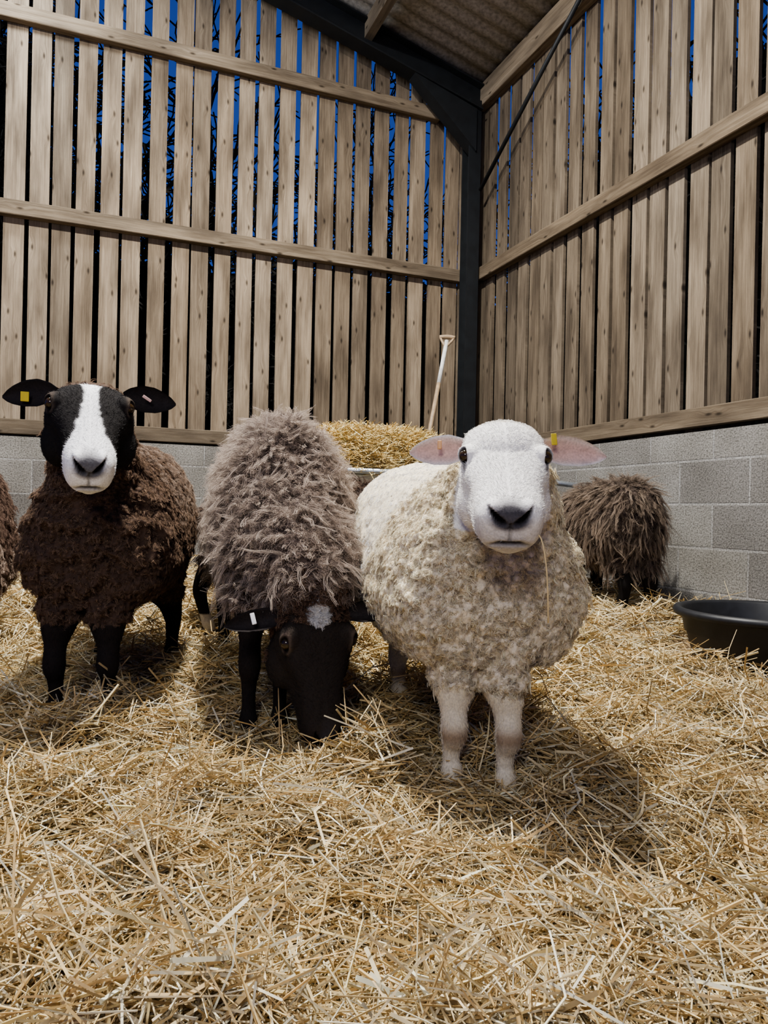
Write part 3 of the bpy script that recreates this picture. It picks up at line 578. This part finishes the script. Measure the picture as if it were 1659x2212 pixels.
# ------------------------------------------------------------ tub
prof=[(0.001,.0),(.28,0),(.292,.008),(.318,.10),(.326,.105),(.338,.165),(.348,.17),(.368,.172),(.374,.185),(.366,.2),(.345,.2),(.334,.19),(.318,.1),(.28,.02),(.001,.018)]
tc0=A(TUB[0],TUB[1],float(gz(*TUB))-.008); sg=64;V=[];F=[]
for r_,z_ in prof:
    r_*=.96
    for j in range(sg): V.append(tc0+A(r_*math.cos(j*2*math.pi/sg),r_*math.sin(j*2*math.pi/sg),z_+.0))
for i in range(len(prof)-1):
    for j in range(sg): k=(j+1)%sg; F.append((i*sg+j,i*sg+k,(i+1)*sg+k,(i+1)*sg+j))
addobj('feed_tub',mesh_np('tub',V,F,M_black),label='large round black rubber feed tub on the straw',category='tub')
# ------------------------------------------------------------ hay pile + feeder + fork
rs=np.random.default_rng(33); hc=A(-.09,4.60,.86); n=12000
u=rs.normal(size=(n,3)); u=nrm(u); u[:,2]=np.abs(u[:,2])
sx,sy,sz=.54,.36,.305; sq=lambda q:np.sign(q)*np.abs(q)**.7
Lx=sq(u[:,0])*sx;Ly=sq(u[:,1])*sy;Lz=u[:,2]**.8*sz
P0=hc+Lx[:,None]*dL+Ly[:,None]*nL+A(0,0,1)*Lz[:,None]
V1,F1,c1=straw(P0,rs.uniform(0,6.28,n),rs.normal(size=n)*.35,rs.uniform(.05,.16,n),rs.uniform(.0012,.0028,n),rs.normal(size=n)*.1,rs,rs.uniform(.8,1,n))
c1*=A(1.,.97,.8)
V2,F2=ellipsoid(hc,[dL,nL,A(0,0,1)],(sx*.95,sy*.97,sz*.93),24)
t1=np.concatenate([F1[:,[0,1,2]],F1[:,[0,2,3]]]); V=np.concatenate([V1,V2]);Ft=np.concatenate([t1,F2[:,:3]+len(V1)]); cc_=np.concatenate([c1,np.tile(A(.42,.31,.14),(len(V2),1))])
addobj('hay_pile',mesh_np('hay',V,Ft,M_straw,False,col=cc_),kind='stuff',label='heaped golden hay filling the metal feeder',category='hay')
fb=empty('hay_feeder',(hc[0],hc[1],float(gz(hc[0],hc[1]))),label='galvanised steel hay feeder standing near the block wall',category='feeder')
def FP(x,y_,z): return hc*A(1,1,0)+x*dL+y_*nL+A(0,0,z)
g0=float(gz(hc[0],hc[1]))
for y_ in (-.37,.37):
    for z in (.88,.55): V,F=tube([FP(-.58,y_,z),FP(.80,y_,z)],[.017]*2,12,1); addobj('rail',mesh_np('rail',V,F,M_galv),fb)
for x in (-.58,.80):
    V,F=tube([FP(x,-.37,.88),FP(x,.37,.88)],[.017]*2,12,1); addobj('rail',mesh_np('rail',V,F,M_galv),fb)
    for y_ in (-.37,.37): V,F=tube([FP(x,y_,.89),FP(x,y_,g0-.01)],[.02]*2,12,1); addobj('leg',mesh_np('leg',V,F,M_galv),fb)
V,F=boxes([np.array([FP(x,y_*k,z) for k,z in ((.5,.42),(1,.86)) for x,y_ in ((-.56,-.35),(.78,-.35),(.78,.35),(-.56,.35))])]); o=addobj('trough',mesh_np('tr',V,F,M_galv,False),fb); fixn(o)
V,F=tube([FP(.08,-.39,.90),FP(.24,-.41,.95)],[.012]*2,10,1); addobj('latch',mesh_np('l',V,F,M_galv),fb)
V,F=tube([FP(.80,-.37,.88),A(1.16,4.42,.83)],[.016]*2,12,1); addobj('arm',mesh_np('arm',V,F,M_galv),fb)
T=A(.415,5.2,1.86);Bt=A(.30,4.92,1.24);dd=nrm(Bt-T)
pk=empty('pitchfork',Bt+dd*.6,label='long-handled pitchfork with white shaft stuck in the hay',category='fork')
V,F=tube([T,T+dd*.36],[.0145,.0145],14,1); addobj('upper_shaft',mesh_np('u',V,F,M_shaftw),pk)
V,F=tube([T+dd*.36,Bt,Bt+dd*.45],[.0142,.0145,.015],14,1); addobj('lower_shaft',mesh_np('u',V,F,M_shaftb),pk)
sd=nrm(A(1,0.1,0)); 
hp=[tube([T-sd*.055-dd*.03,T-dd*.035,T+sd*.055-dd*.03],[.014,.016,.014],12,3),tube([T-sd*.05-dd*.03,T-sd*.03+dd*.01,T+dd*.05],[.008,.009,.012],10,3),tube([T+sd*.05-dd*.03,T+sd*.03+dd*.01,T+dd*.05],[.008,.009,.012],10,3)]
addobj('handle',mesh_np('h',*join(hp),M_shaftb),pk)
tn=[tube([Bt+dd*.45+sd*x*.4,Bt+dd*.5+sd*x,Bt+dd*.72+sd*x],[.006,.005,.002],8,3) for x in (-.09,-.03,.03,.09)]
addobj('tines',mesh_np('t',*join(tn),M_steel),pk)
# ------------------------------------------------------------ lights
def pl(loc,e,col,rad,kind='POINT'):
    l=bpy.data.lights.new('barn_lamp_or_fill',kind); l.energy=e; l.color=col
    if kind=='POINT': l.shadow_soft_size=rad
    else: l.shape='DISK'; l.size=rad*2
    o=bpy.data.objects.new('lamp_or_fill_light',l); o.location=loc; COL.objects.link(o)
pl((-.5,2.65,4.4),430,(1.,.965,.90),.12,'AREA')
pl((-2.6,3.85,4.45),230,(.92,.96,1.),.2)
pl((-.6,-2.0,2.6),265,(1.,.965,.92),.6)  # soft front fill added behind the camera, lifts faces and dark wool
w=bpy.data.worlds.new('dusk'); SC.world=w; w.use_nodes=True; nt=w.node_tree; bg_=nt.nodes['Background']
tc=nd(nt,'ShaderNodeTexCoord'); sp=nd(nt,'ShaderNodeSeparateXYZ',{0:tc.outputs['Generated']})
nt.links.new(ramp(nt,sp.outputs[2],[(0,(.05,.115,.44)),(.6,(.028,.065,.29))]),bg_.inputs[0]); bg_.inputs[1].default_value=.9
SC.view_settings.look='AgX - Medium High Contrast'
# ------------------------------------------------------------ camera
cd=bpy.data.cameras.new('cam'); cd.sensor_fit='VERTICAL'; cd.sensor_height=36; cd.lens=1600/2212*36; cd.clip_start=.02
co=bpy.data.objects.new('camera',cd); COL.objects.link(co)
co.matrix_world=Matrix.Translation((0,0,.65))@Matrix.Rotation(math.radians(90),4,'X')@Matrix.Rotation(math.radians(1.2),4,'Z')
SC.camera=co
